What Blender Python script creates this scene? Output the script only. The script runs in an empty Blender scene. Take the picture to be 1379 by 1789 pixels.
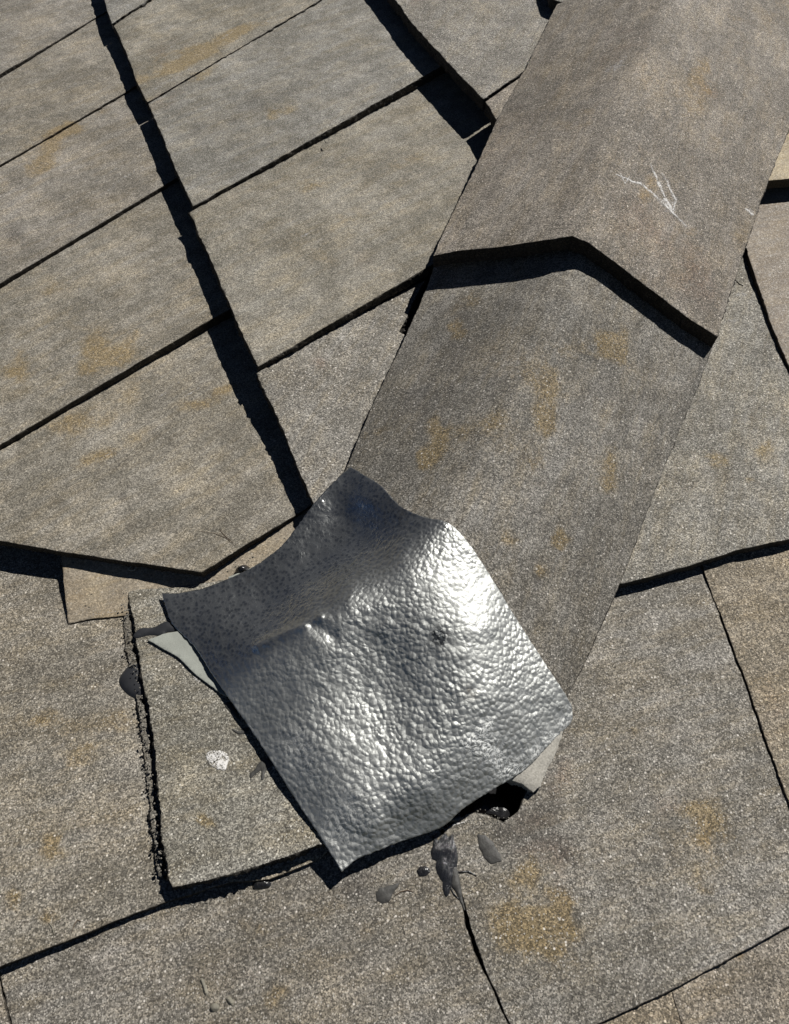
import bpy, bmesh, math, random
import numpy as np
from mathutils import Vector, Matrix, noise

random.seed(7)
# ------------------------------------------------------------------ camera
SC = bpy.context.scene
COL = SC.collection
FPX, PITCH, HC = 1290.0, math.radians(32), 1.0
ROOF_PITCH = math.radians(24)                            # the roof climbs away from the viewer
Q = Matrix.Rotation(ROOF_PITCH, 4, 'X')
cam_d = bpy.data.cameras.new('camera')
cam = bpy.data.objects.new('camera', cam_d)
COL.objects.link(cam)
cam.location = Q @ Vector((0, 0, HC))
cam.rotation_euler = (PITCH + ROOF_PITCH, 0, 0)
cam_d.sensor_fit = 'VERTICAL'
cam_d.sensor_height = 36
cam_d.sensor_width = 36
cam_d.lens = 36 * FPX / 1789
cam_d.clip_start = 0.01
cam_d.clip_end = 200
SC.camera = cam

# ------------------------------------------------------------------ sky and sun
SUN_DIR = (Q.to_3x3() @ Vector((-0.69, -0.85, -1.0))).normalized()      # the way the light travels
to_sun = -SUN_DIR
elev = math.asin(to_sun.z)
world = bpy.data.worlds.new('World')
SC.world = world
world.use_nodes = True
wn = world.node_tree
bg = wn.nodes['Background']
sky = wn.nodes.new('ShaderNodeTexSky')
sky.sky_type = 'NISHITA'
sky.sun_disc = False
sky.sun_elevation = elev
sky.sun_rotation = math.atan2(to_sun.x, to_sun.y)
sky.air_density = 0.2
sky.dust_density = 0.0
sky.ozone_density = 2.0
sky.altitude = 1500
wn.links.new(sky.outputs[0], bg.inputs[0])
bg.inputs[1].default_value = 0.05
sun_d = bpy.data.lights.new('sun', 'SUN')
sun_d.energy = 5.0
sun_d.angle = math.radians(0.5)
sun_d.color = (1.0, 0.965, 0.91)
sun = bpy.data.objects.new('sun', sun_d)
COL.objects.link(sun)
sun.location = to_sun * 6
sun.rotation_euler = SUN_DIR.to_track_quat('-Z', 'Y').to_euler()
SC.view_settings.view_transform = 'Standard'
SC.view_settings.look = 'None'
SC.view_settings.gamma = 1
SC.view_settings.exposure = 0.34
SC.render.engine = 'CYCLES'

# ------------------------------------------------------------------ measuring helpers
CP, SP = math.cos(PITCH), math.sin(PITCH)


def ray(px, py):
    x, y, z = (px - 689.5) / FPX, -(py - 894.5) / FPX, -1.0
    return (x, CP * y - SP * z, SP * y + CP * z)


def at(px, py, h):
    """point on the sight line of a photo pixel at height h (millimetres) over the mean roof plane"""
    d = ray(px, py)
    t = (h * 0.001 - HC) / d[2]
    return Vector((d[0] * t, d[1] * t, h * 0.001))


def plane(*pts):
    """height function (metres) of the plane through three (px, py, mm) points"""
    P = [at(*p) for p in pts]
    A = np.array([[p.x, p.y, 1] for p in P])
    c = np.linalg.solve(A, np.array([p.z for p in P]))
    return lambda x, y: c[0] * x + c[1] * y + c[2]


def hip(pl, pr, k=0.006):
    def f(x, y):
        a, b = pl(x, y), pr(x, y)
        m = min(a, b)
        return m - k * math.log(math.exp(-(a - m) / k) + math.exp(-(b - m) / k)) + k * .2
    return f


def onto(px, py, surf):
    h = 0.02
    d = ray(px, py)
    for _ in range(30):
        t = (h - HC) / d[2]
        h = h * .3 + surf(d[0] * t, d[1] * t) * .7
    t = (h - HC) / d[2]
    return Vector((d[0] * t, d[1] * t, h))


# ------------------------------------------------------------------ wear marks: (px, py, rx, ry, angle, strength)
LICHEN = [(330, 115, 110, 16, -28, .75), (270, 145, 60, 14, -28, .5), (130, 215, 50, 18, -28, .7), (60, 280, 60, 14, -28, .5),
          (490, 215, 26, 18, -20, .5), (340, 150, 60, 12, -28, .35), (690, 310, 60, 26, -20, .45), (540, 335, 50, 14, -28, .4),
          (200, 600, 60, 24, -28, .75), (30, 640, 50, 34, -10, .55), (150, 560, 70, 40, -25, .3), (180, 780, 60, 24, -28, .6),
          (345, 690, 60, 14, -22, .7), (420, 830, 60, 22, -10, .35), (70, 500, 80, 22, -28, .3), (60, 250, 60, 30, -28, .4),
          (795, 622, 12, 18, 0, 1.0), (815, 575, 26, 20, 0, .5), (1045, 655, 34, 34, 0, .8), (1030, 680, 60, 18, 0, .45),
          (940, 740, 22, 26, 0, .85), (935, 790, 24, 26, 0, .85), (740, 850, 22, 26, 0, .8), (760, 790, 16, 30, 0, .6), (660, 780, 24, 16, 0, .5),
          (965, 965, 16, 14, 0, 1.0), (937, 1022, 12, 10, 0, 1.1), (1065, 830, 24, 40, 20, .55), (1040, 780, 20, 30, 0, .4),
          (930, 870, 26, 30, 0, .4), (880, 980, 30, 20, 0, .35),
          (1195, 240, 26, 40, 0, .6), (1250, 150, 60, 40, 30, .35), (1090, 430, 34, 36, 0, .6), (980, 320, 40, 30, 0, .35),
          (1270, 440, 30, 30, 0, .3), (1180, 480, 30, 16, 0, .35), (870, 680, 110, 60, 20, .3), (850, 830, 90, 60, 0, .3), (1150, 300, 90, 80, 0, .3), (250, 640, 120, 40, -28, .3), (140, 720, 90, 30, -28, .35), (620, 400, 90, 40, -28, .3), (1180, 1450, 120, 80, 0, .25), (930, 1650, 90, 90, 0, .35), (100, 1400, 90, 90, 0, .2), (1330, 60, 50, 60, 0, .3),
          (1260, 790, 24, 20, 0, .5), (1340, 780, 26, 30, 0, .4), (1310, 840, 16, 16, 0, .4),
          (1250, 1420, 46, 40, 0, .5), (1230, 1540, 40, 34, 0, .5), (1280, 1480, 40, 24, -30, .5), (1220, 1400, 60, 20, 0, .3),
          (930, 1540, 40, 36, 0, .9), (900, 1600, 40, 30, 0, .7), (950, 1640, 46, 40, 0, .7), (985, 1580, 26, 20, 0, .6), (1115, 1272, 10, 8, 0, .9),
          (75, 1480, 26, 18, 30, .8), (20, 1560, 30, 26, 0, .5), (150, 1190, 12, 6, 0, .9), (60, 1240, 60, 34, 0, .4), (200, 1250, 40, 26, 0, .5), (120, 1310, 40, 30, 0, .3),
          (560, 1600, 40, 26, 0, .35), (480, 1740, 40, 30, 0, .55), (640, 1640, 30, 26, 0, .4), (420, 1620, 40, 20, 0, .35), (90, 1600, 40, 20, 0, .4),
          (1040, 1700, 26, 20, 0, .45), (1300, 1680, 30, 12, -25, .5), (360, 1430, 16, 10, 0, .5), (300, 1180, 30, 12, 0, .3), (440, 985, 30, 10, -30, .5)]
DARK = [(470, 185, 60, 30, -25, .5), (360, 240, 60, 26, -28, .6), (600, 180, 50, 16, -28, .4), (20, 410, 20, 14, -28, .9),
        (90, 400, 60, 26, -28, .4), (180, 150, 60, 40, -28, .3), (210, 860, 7, 8, 0, 1.6), (880, 240, 60, 90, 25, .6), (900, 60, 60, 60, 0, .3),
        (830, 640, 80, 90, 20, .6), (760, 700, 40, 70, 20, .5), (930, 560, 60, 30, 0, .3), (700, 760, 50, 50, 0, .5), (900, 900, 90, 80, 0, .3),
        (980, 700, 70, 60, 0, .25), (570, 850, 40, 60, 20, .35), (1080, 360, 80, 60, 0, .2), (200, 1120, 40, 60, 10, .5),
        (950, 1400, 34, 46, 20, 1.0), (900, 1450, 46, 26, 0, .8), (985, 1300, 14, 40, 20, .8), (960, 1470, 60, 30, 0, .5), (1000, 1495, 9, 7, 0, 1.4),
        (620, 1545, 34, 26, 0, 1.2), (745, 1545, 20, 26, 0, .9), (720, 1618, 10, 8, 0, 1.2), (830, 1578, 9, 8, 0, 1.4), (1160, 1480, 40, 30, 0, .3),
        (60, 1190, 80, 24, -10, .35), (40, 1075, 60, 16, -12, .4), (140, 1540, 60, 24, 0, .2), (590, 1690, 70, 40, 0, .2), (1340, 560, 30, 80, 0, .1),
        (1210, 680, 40, 70, 20, .2), (950, 600, 30, 10, 30, .5), (1282, 640, 4, 4, 0, 1.6), (830, 1690, 20, 60, -15, .3), (1120, 1560, 90, 40, 0, .2)]
RUST = [(1100, 500, 70, 60, 0, .6), (1200, 540, 40, 40, 0, .6), (1060, 200, 60, 60, 0, .4), (860, 310, 60, 80, 25, .4), (300, 190, 40, 20, -28, .5),
        (300, 100, 50, 20, -28, .4), (640, 470, 60, 40, 0, .3), (360, 500, 60, 40, -20, .3), (1210, 250, 20, 16, 0, .7), (610, 1350, 20, 14, 0, .5),
        (180, 1450, 60, 60, 0, .2), (1170, 1400, 26, 20, 0, .8), (1360, 1240, 30, 60, 0, .5), (1240, 1460, 24, 30, 0, .6), (950, 1480, 50, 20, 0, .8),
        (985, 1350, 16, 40, 20, .9), (930, 1430, 40, 16, 0, .8), (700, 1520, 60, 30, 0, .3), (570, 1480, 60, 10, 0, .3), (150, 1350, 60, 40, 0, .25),
        (400, 1700, 60, 40, 0, .3), (720, 10, 60, 20, 0, .4), (730, 40, 20, 10, 0, .6), (980, 1560, 30, 60, 0, .5), (230, 1700, 90, 40, 0, .25), (560, 640, 16, 10, 0, .8)]


def prep(lst):
    out = []
    for (px, py, rx, ry, a, s) in lst:
        rx, ry = rx * 1.05, ry * 1.05
        c = at(px, py, 25)
        a = math.radians(a)
        u = (at(px + math.cos(a), py + math.sin(a), 25) - c) * rx * 1.15
        w = (at(px - math.sin(a), py + math.cos(a), 25) - c) * ry * 1.15
        out.append((c.x, c.y, np.linalg.inv(np.array([[u.x, w.x], [u.y, w.y]])), s))
    return out


random.seed(3)
_split = []
for (px, py, rx, ry, a, st) in LICHEN:                     # broad patches are made of many small colonies
    if max(rx, ry) < 15:
        _split.append((px, py, rx, ry, a, st))
        continue
    for _k in range(9):
        _a, _r = math.radians(a), (random.gauss(0, .55) * rx, random.gauss(0, .55) * ry)
        _f = random.uniform(.18, .5)
        _split.append((px + _r[0] * math.cos(_a) - _r[1] * math.sin(_a), py + _r[0] * math.sin(_a) + _r[1] * math.cos(_a),
                       max(7, rx * _f), max(6, ry * _f), a + random.uniform(-15, 15), st * random.uniform(.35, 1.0)))
LICHEN = _split
random.seed(7)
WEAR = {'lichen': prep(LICHEN), 'dark': prep(DARK), 'rust': prep(RUST)}


def wear_values(xs, ys, lst):
    v = np.zeros(len(xs))
    for (cx, cy, M, s) in lst:
        dx, dy = xs - cx, ys - cy
        u = M[0, 0] * dx + M[0, 1] * dy
        w = M[1, 0] * dx + M[1, 1] * dy
        v += s * np.exp(-(u * u + w * w) * 1.0)
    return np.clip(v, 0, 1.5)


# ------------------------------------------------------------------ materials
def new_mat(name):
    m = bpy.data.materials.new(name)
    m.use_nodes = True
    nt = m.node_tree
    b = nt.nodes['Principled BSDF']
    return m, nt, b


def N(nt, typ, **kw):
    n = nt.nodes.new(typ)
    for k, v in kw.items():
        setattr(n, k, v)
    return n


def mix(nt, a, b, fac, blend='MIX'):
    n = N(nt, 'ShaderNodeMix', data_type='RGBA', blend_type=blend)
    n.clamp_factor = True
    for sock, val in ((n.inputs['Factor'], fac), (n.inputs['A'], a), (n.inputs['B'], b)):
        if hasattr(val, 'is_output'):
            nt.links.new(val, sock)
        elif isinstance(val, (int, float)) and sock.type != 'VALUE':
            sock.default_value = (val, val, val, 1)
        elif isinstance(val, (int, float)):
            sock.default_value = val
        else:
            sock.default_value = (*val, 1)
    return n.outputs['Result']


def math_n(nt, op, a, b=None, clamp=False):
    n = N(nt, 'ShaderNodeMath', operation=op)
    n.use_clamp = clamp
    for i, v in enumerate((a, b)):
        if v is None:
            continue
        if hasattr(v, 'is_output'):
            nt.links.new(v, n.inputs[i])
        else:
            n.inputs[i].default_value = v
    return n.outputs[0]


def ramp(nt, fac, stops):
    n = N(nt, 'ShaderNodeValToRGB')
    while len(n.color_ramp.elements) < len(stops):
        n.color_ramp.elements.new(.5)
    for e, (p, c) in zip(n.color_ramp.elements, stops):
        e.position = p
        e.color = (c, c, c, 1) if isinstance(c, (int, float)) else (*c, 1)
    nt.links.new(fac, n.inputs[0])
    return n.outputs[0]


def noise_n(nt, vec, scale, detail=4, rough=.55, dist=0):
    n = N(nt, 'ShaderNodeTexNoise')
    n.inputs['Scale'].default_value = scale
    n.inputs['Detail'].default_value = detail
    n.inputs['Roughness'].default_value = rough
    n.inputs['Distortion'].default_value = dist
    nt.links.new(vec, n.inputs['Vector'])
    return n.outputs['Fac']


def vor(nt, vec, scale, feature='F1', out='Color', rand=1):
    n = N(nt, 'ShaderNodeTexVoronoi', feature=feature)
    n.inputs['Scale'].default_value = scale
    n.inputs['Randomness'].default_value = rand
    nt.links.new(vec, n.inputs['Vector'])
    return n.outputs[out]


def sep(nt, col, ch=0):
    n = N(nt, 'ShaderNodeSeparateColor')
    nt.links.new(col, n.inputs[0])
    return n.outputs[ch]


def attr(nt, name):
    n = N(nt, 'ShaderNodeAttribute', attribute_name=name)
    return n.outputs['Fac']


def tile_material(name, lo, hi, grain=430, contrast=1.0, streak_angle=-28, white=.5, bump=1.0):
    m, nt, b = new_mat(name)
    tc = N(nt, 'ShaderNodeTexCoord')
    oi = N(nt, 'ShaderNodeObjectInfo')
    off = N(nt, 'ShaderNodeVectorMath', operation='MULTIPLY_ADD')
    cx = N(nt, 'ShaderNodeCombineXYZ')
    nt.links.new(oi.outputs['Random'], cx.inputs[0])
    nt.links.new(oi.outputs['Random'], cx.inputs[1])
    nt.links.new(cx.outputs[0], off.inputs[0])
    off.inputs[1].default_value = (7.3, 4.1, 0)
    nt.links.new(tc.outputs['Object'], off.inputs[2])
    V = off.outputs[0]
    # streaks left by the trowel and by running water
    mp = N(nt, 'ShaderNodeMapping', vector_type='TEXTURE')
    mp.inputs['Rotation'].default_value = (0, 0, math.radians(-streak_angle))
    mp.inputs['Scale'].default_value = (1 / 5, 1 / 24, 1 / 12)
    nt.links.new(V, mp.inputs['Vector'])
    big = noise_n(nt, V, 5.5, 5, .6)
    mid = noise_n(nt, V, 30, 5, .65)
    strk = noise_n(nt, mp.outputs[0], 1.0, 5, .6, .4)
    t = math_n(nt, 'ADD', math_n(nt, 'MULTIPLY', big, .42), math_n(nt, 'MULTIPLY', strk, .26))
    t = math_n(nt, 'ADD', t, math_n(nt, 'MULTIPLY', mid, .35))
    base = mix(nt, lo, hi, ramp(nt, t, [(.46, 0.0), (.62, 1.0)]))
    mp2 = N(nt, 'ShaderNodeMapping', vector_type='TEXTURE')
    mp2.inputs['Rotation'].default_value = (0, 0, math.radians(-streak_angle))
    mp2.inputs['Scale'].default_value = (1 / 7, 1 / 55, 1 / 20)
    nt.links.new(V, mp2.inputs['Vector'])
    tint = math_n(nt, 'ADD', math_n(nt, 'MULTIPLY', noise_n(nt, V, 11, 6, .7), .5), math_n(nt, 'MULTIPLY', noise_n(nt, mp2.outputs[0], 1.0, 6, .7, .3), .5))
    base = mix(nt, base, mix(nt, base, (1.03, .94, .77), 1.0, 'MULTIPLY'), ramp(nt, tint, [(.46, 0.), (.64, .85)]))
    tint2 = noise_n(nt, mp.outputs[0], 2.1, 4, .6)
    base = mix(nt, base, mix(nt, base, (.90, .92, .94), 1.0, 'MULTIPLY'), ramp(nt, tint2, [(.5, 0.), (.75, .6)]))
    # wear with a shape of its own
    fr = noise_n(nt, V, 60, 6, .7)
    fr2 = noise_n(nt, V, 17, 4, .6)

    def masked(a, g=1.0):
        at_a = attr(nt, a)
        v = math_n(nt, 'ADD', math_n(nt, 'MULTIPLY', math_n(nt, 'SUBTRACT', fr, .5), 2.6), math_n(nt, 'MULTIPLY', math_n(nt, 'SUBTRACT', fr2, .5), 2.0))
        v = math_n(nt, 'MULTIPLY', math_n(nt, 'ADD', math_n(nt, 'SUBTRACT', at_a, .20), v), 1.25, True)
        v = math_n(nt, 'MULTIPLY', v, math_n(nt, 'MULTIPLY', at_a, 1.5, True))
        return math_n(nt, 'MULTIPLY', v, g, True)
    base = mix(nt, base, (.135, .088, .060), masked('rust', .45))
    base = mix(nt, base, (.200, .145, .062), masked('lichen', .64))
    base = mix(nt, base, (.048, .044, .040), masked('dark', .5))
    # mineral granules
    c1 = sep(nt, vor(nt, V, grain), 0)
    c1b = sep(nt, vor(nt, V, grain), 1)
    g = ramp(nt, c1, [(0, 1 - .58 * contrast), (.35, 1 - .28 * contrast), (.8, 1 + .22 * contrast), (1, 1 + .8 * contrast)])
    base = mix(nt, base, g, 1.0, 'MULTIPLY')
    fine = noise_n(nt, V, grain * 1.9, 2, .6)
    base = mix(nt, base, ramp(nt, fine, [(.3, .62), (.7, 1.38)]), contrast * .9, 'MULTIPLY')
    c2 = sep(nt, vor(nt, V, grain * .36), 0)
    d2 = vor(nt, V, grain * .36, out='Distance')
    w = math_n(nt, 'MULTIPLY', ramp(nt, c2, [(.90, 0), (.97, 1)]), ramp(nt, d2, [(.22, 1), (.34, 0)]))
    base = mix(nt, base, (.66, .63, .58), math_n(nt, 'MULTIPLY', w, white))
    c3 = sep(nt, vor(nt, V, grain * .62), 0)
    d3 = vor(nt, V, grain * .62, out='Distance')
    w3 = math_n(nt, 'MULTIPLY', ramp(nt, c3, [(.74, 0), (.84, 1)]), ramp(nt, d3, [(.28, 1), (.42, 0)]))
    base = mix(nt, base, (.50, .48, .44), math_n(nt, 'MULTIPLY', w3, white * .75))
    w4 = math_n(nt, 'MULTIPLY', ramp(nt, c3, [(.16, 1), (.24, 0)]), ramp(nt, d3, [(.30, 1), (.45, 0)]))
    base = mix(nt, base, (.045, .040, .034), math_n(nt, 'MULTIPLY', w4, white * .7))
    wd = math_n(nt, 'MULTIPLY', ramp(nt, c2, [(.03, 1), (.06, 0)]), ramp(nt, d2, [(.22, 1), (.34, 0)]))
    base = mix(nt, base, (.03, .028, .026), math_n(nt, 'MULTIPLY', wd, .75))
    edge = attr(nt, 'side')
    base = mix(nt, base, mix(nt, base, (.15, .14, .13), 1.0, 'MULTIPLY'), edge)  # shade painted in: side faces get a much darker base colour
    # the colour each tile was made in
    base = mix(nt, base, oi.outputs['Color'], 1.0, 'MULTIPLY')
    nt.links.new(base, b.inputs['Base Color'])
    b.inputs['Roughness'].default_value = .82
    rg = ramp(nt, c1b, [(.8, .85), (.97, .42)])
    nt.links.new(rg, b.inputs['Roughness'])
    b.inputs['Specular IOR Level'].default_value = .35
    hgt = math_n(nt, 'ADD', math_n(nt, 'MULTIPLY', sep(nt, vor(nt, V, grain), 2), .6), math_n(nt, 'MULTIPLY', fine, .9))
    hgt = math_n(nt, 'ADD', hgt, math_n(nt, 'MULTIPLY', fr, 1.6))
    bp = N(nt, 'ShaderNodeBump')
    bp.inputs['Strength'].default_value = .55 * bump
    bp.inputs['Distance'].default_value = .0012
    nt.links.new(hgt, bp.inputs['Height'])
    nt.links.new(bp.outputs[0], b.inputs['Normal'])
    return m


M_LEFT = tile_material('weathered_tile_smooth', (.146, .137, .117), (.272, .260, .236), 620, 1.0, -43, .42, 1.0)
M_CAP = tile_material('weathered_cap_tile', (.132, .124, .108), (.242, .232, .212), 590, 1.2, -66, .8, 1.3)
M_NEAR = tile_material('weathered_tile_coarse', (.152, .142, .122), (.268, .256, .234), 590, 1.15, -17, .9, 1.3)
M_SAND = tile_material('sandy_tile', (.27, .225, .17), (.37, .32, .25), 520, .6, -17, .3, .8)


def simple_mat(name, col, rough=.5, metal=0, bump_scale=0, bump_d=.001, spec=.5, var=.3, vscale=60, strength=.6):
    m, nt, b = new_mat(name)
    tc = N(nt, 'ShaderNodeTexCoord')
    V = tc.outputs['Object']
    n = noise_n(nt, V, vscale, 5, .6)
    c = mix(nt, tuple(v * (1 - var) for v in col), tuple(v * (1 + var) for v in col), ramp(nt, n, [(.3, 0.), (.7, 1.)]))
    nt.links.new(c, b.inputs['Base Color'])
    b.inputs['Roughness'].default_value = rough
    b.inputs['Metallic'].default_value = metal
    b.inputs['Specular IOR Level'].default_value = spec
    if bump_scale:
        h = noise_n(nt, V, bump_scale, 4, .6, .6)
        bp = N(nt, 'ShaderNodeBump')
        bp.inputs['Strength'].default_value = strength
        bp.inputs['Distance'].default_value = bump_d
        nt.links.new(h, bp.inputs['Height'])
        nt.links.new(bp.outputs[0], b.inputs['Normal'])
    return m


M_FELT = simple_mat('black_felt', (.012, .012, .013), .9, 0, 300, .001, .2)
M_TAR = simple_mat('glossy_black_sealant', (.014, .014, .015), .27, 0, 120, .003, .6, .3, 60, .6)
M_TARSM = simple_mat('smooth_black_sealant', (.022, .023, .026), .42, 0, 60, .001, .5, .2, 40, .3)
M_TARDULL = simple_mat('dried_grey_sealant', (.042, .041, .038), .6, 0, 160, .0016, .4, .3, 90)
M_SHIM = simple_mat('pale_grey_board', (.25, .262, .235), .8, 0, 420, .0006, .3, .14, 45)
M_MORTAR = simple_mat('pale_mortar', (.33, .315, .28), .9, 0, 500, .0008, .3, .3, 350)
M_SCRATCH = simple_mat('chalky_scratch', (.42, .41, .39), .9, 0, 0, .001, .3, .2, 300)
M_TWIG = simple_mat('dry_twig', (.10, .07, .045), .8)
M_STONE = simple_mat('pebble_grey', (.16, .15, .12), .8, 0, 300, .0006)


def chalk_mat(name, col, dens):
    """worn chalk: breaks up into granules"""
    m, nt, b = new_mat(name)
    tc = N(nt, 'ShaderNodeTexCoord')
    V = tc.outputs['Object']
    b.inputs['Base Color'].default_value = (*col, 1)
    b.inputs['Roughness'].default_value = .9
    a = ramp(nt, math_n(nt, 'ADD', math_n(nt, 'MULTIPLY', noise_n(nt, V, 600, 2), .6), math_n(nt, 'MULTIPLY', noise_n(nt, V, 130, 4, .7), .6)),
             [(dens, 0.), (dens + .14, 1.)])
    nt.links.new(a, b.inputs['Alpha'])
    return m


M_CHALK = chalk_mat('chalk_mark', (.60, .59, .57), .52)
M_CHALK_THIN = chalk_mat('faint_chalk_mark', (.46, .45, .44), .62)


def metal_material():
    m, nt, b = new_mat('hammered_zinc')
    tc = N(nt, 'ShaderNodeTexCoord')
    V = tc.outputs['Object']
    # warped vector for the hammered cells
    nz = N(nt, 'ShaderNodeTexNoise')
    nz.inputs['Scale'].default_value = 70
    nz.inputs['Detail'].default_value = 2
    nt.links.new(V, nz.inputs['Vector'])
    vm = N(nt, 'ShaderNodeVectorMath', operation='MULTIPLY_ADD')
    nt.links.new(nz.outputs['Color'], vm.inputs[0])
    vm.inputs[1].default_value = (.005, .005, .005)
    nt.links.new(V, vm.inputs[2])
    W = vm.outputs[0]
    s = N(nt, 'ShaderNodeTexVoronoi', feature='SMOOTH_F1')
    s.inputs['Scale'].default_value = 158
    s.inputs['Smoothness'].default_value = .25
    nt.links.new(W, s.inputs['Vector'])
    d1 = s.outputs['Distance']
    n2 = noise_n(nt, W, 95, 2, .5, .5)
    rings = math_n(nt, 'SINE', math_n(nt, 'MULTIPLY', noise_n(nt, V, 60, 3, .6, .8), 34))
    big = noise_n(nt, V, 14, 3, .5)
    amp = ramp(nt, noise_n(nt, V, 9, 2, .5), [(.35, .45), (.62, 1.0)])
    h = math_n(nt, 'ADD', math_n(nt, 'MULTIPLY', d1, -1.7), math_n(nt, 'MULTIPLY', n2, .3))
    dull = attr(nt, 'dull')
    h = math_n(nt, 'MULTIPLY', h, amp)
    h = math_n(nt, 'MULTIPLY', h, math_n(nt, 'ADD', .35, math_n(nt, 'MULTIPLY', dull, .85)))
    h = math_n(nt, 'ADD', h, math_n(nt, 'MULTIPLY', rings, .05))
    h = math_n(nt, 'ADD', h, math_n(nt, 'MULTIPLY', big, 1.2))
    bp = N(nt, 'ShaderNodeBump')
    bp.inputs['Strength'].default_value = .34
    bp.inputs['Distance'].default_value = .0035
    nt.links.new(h, bp.inputs['Height'])
    nt.links.new(bp.outputs[0], b.inputs['Normal'])
    col = mix(nt, (.33, .34, .33), (.47, .48, .465), ramp(nt, noise_n(nt, V, 24, 5, .65), [(.35, 0.), (.65, 1.)]))
    # dull oxide gathered in the rims of the dimples
    rim = ramp(nt, d1, [(.24, 0.1), (.50, .5)])
    col = mix(nt, col, (.40, .41, .40), rim)
    dep = math_n(nt, 'MULTIPLY', attr(nt, 'deposit'), ramp(nt, math_n(nt, 'ABSOLUTE', rings), [(.45, 1.), (.85, 0.)]), True)
    col = mix(nt, col, (.75, .76, .74), dep)
    spot = math_n(nt, 'MULTIPLY', attr(nt, 'spot'), ramp(nt, noise_n(nt, V, 190, 3, .6), [(.42, 0.), (.52, 1.)]), True)
    col = mix(nt, col, (.04, .045, .05), spot)
    rs = math_n(nt, 'MULTIPLY', attr(nt, 'rust'), ramp(nt, noise_n(nt, V, 120, 3, .6), [(.42, 0.), (.6, 1.)]), True)
    col = mix(nt, col, (.12, .10, .08), rs)
    nt.links.new(col, b.inputs['Base Color'])
    met = math_n(nt, 'SUBTRACT', math_n(nt, 'SUBTRACT', .97, math_n(nt, 'MULTIPLY', rim, .14)), math_n(nt, 'MULTIPLY', dep, .6), True)
    nt.links.new(met, b.inputs['Metallic'])
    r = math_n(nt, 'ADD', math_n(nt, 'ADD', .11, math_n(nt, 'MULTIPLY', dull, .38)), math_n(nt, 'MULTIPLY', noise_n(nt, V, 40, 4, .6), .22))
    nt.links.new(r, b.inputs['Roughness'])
    return m


M_METAL = metal_material()


# ------------------------------------------------------------------ mesh builders
def densify(pts, step, jag, seed, keep=1.5, lowamp=None, flat=.45):
    """even points along a closed pixel polygon, pushed about by two scales of noise"""
    out = []
    n = len(pts)
    la = jag if lowamp is None else lowamp
    for i in range(n):
        a, b = pts[i], pts[(i + 1) % n]
        L = math.hypot(b[0] - a[0], b[1] - a[1])
        k = max(1, int(L / step))
        nx, ny = -(b[1] - a[1]) / max(L, 1e-6), (b[0] - a[0]) / max(L, 1e-6)
        for j in range(k):
            t = j / k
            x, y = a[0] + (b[0] - a[0]) * t, a[1] + (b[1] - a[1]) * t
            f = min(1, min(t, 1 - t) * L / 10)
            d = (noise.noise(Vector((x * .35, y * .35, seed * 3.7))) * jag * keep + noise.noise(Vector((x * .035, y * .035, seed * 9.1))) * la * 2.2) * (.25 + .75 * f) * (1 if abs(b[1] - a[1]) > abs(b[0] - a[0]) else flat)
            out.append((x + nx * d, y + ny * d))
    return out


def smooth_poly(pts, sub=4):
    out = []
    n = len(pts)
    for i in range(n):
        p0, p1, p2, p3 = (Vector(pts[(i + k) % n]) for k in (-1, 0, 1, 2))
        for j in range(sub):
            t = j / sub
            q = .5 * ((2 * p1) + (p2 - p0) * t + (2 * p0 - 5 * p1 + 4 * p2 - p3) * t * t + (-p0 + 3 * p1 - 3 * p2 + p3) * t ** 3)
            out.append((q.x, q.y))
    return out


def link(ob, parent=None, **props):
    COL.objects.link(ob)
    if parent is not None:
        ob.parent = parent
        ob.matrix_parent_inverse = parent.matrix_world.inverted()
    for k, v in props.items():
        ob[k] = v
    return ob


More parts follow.
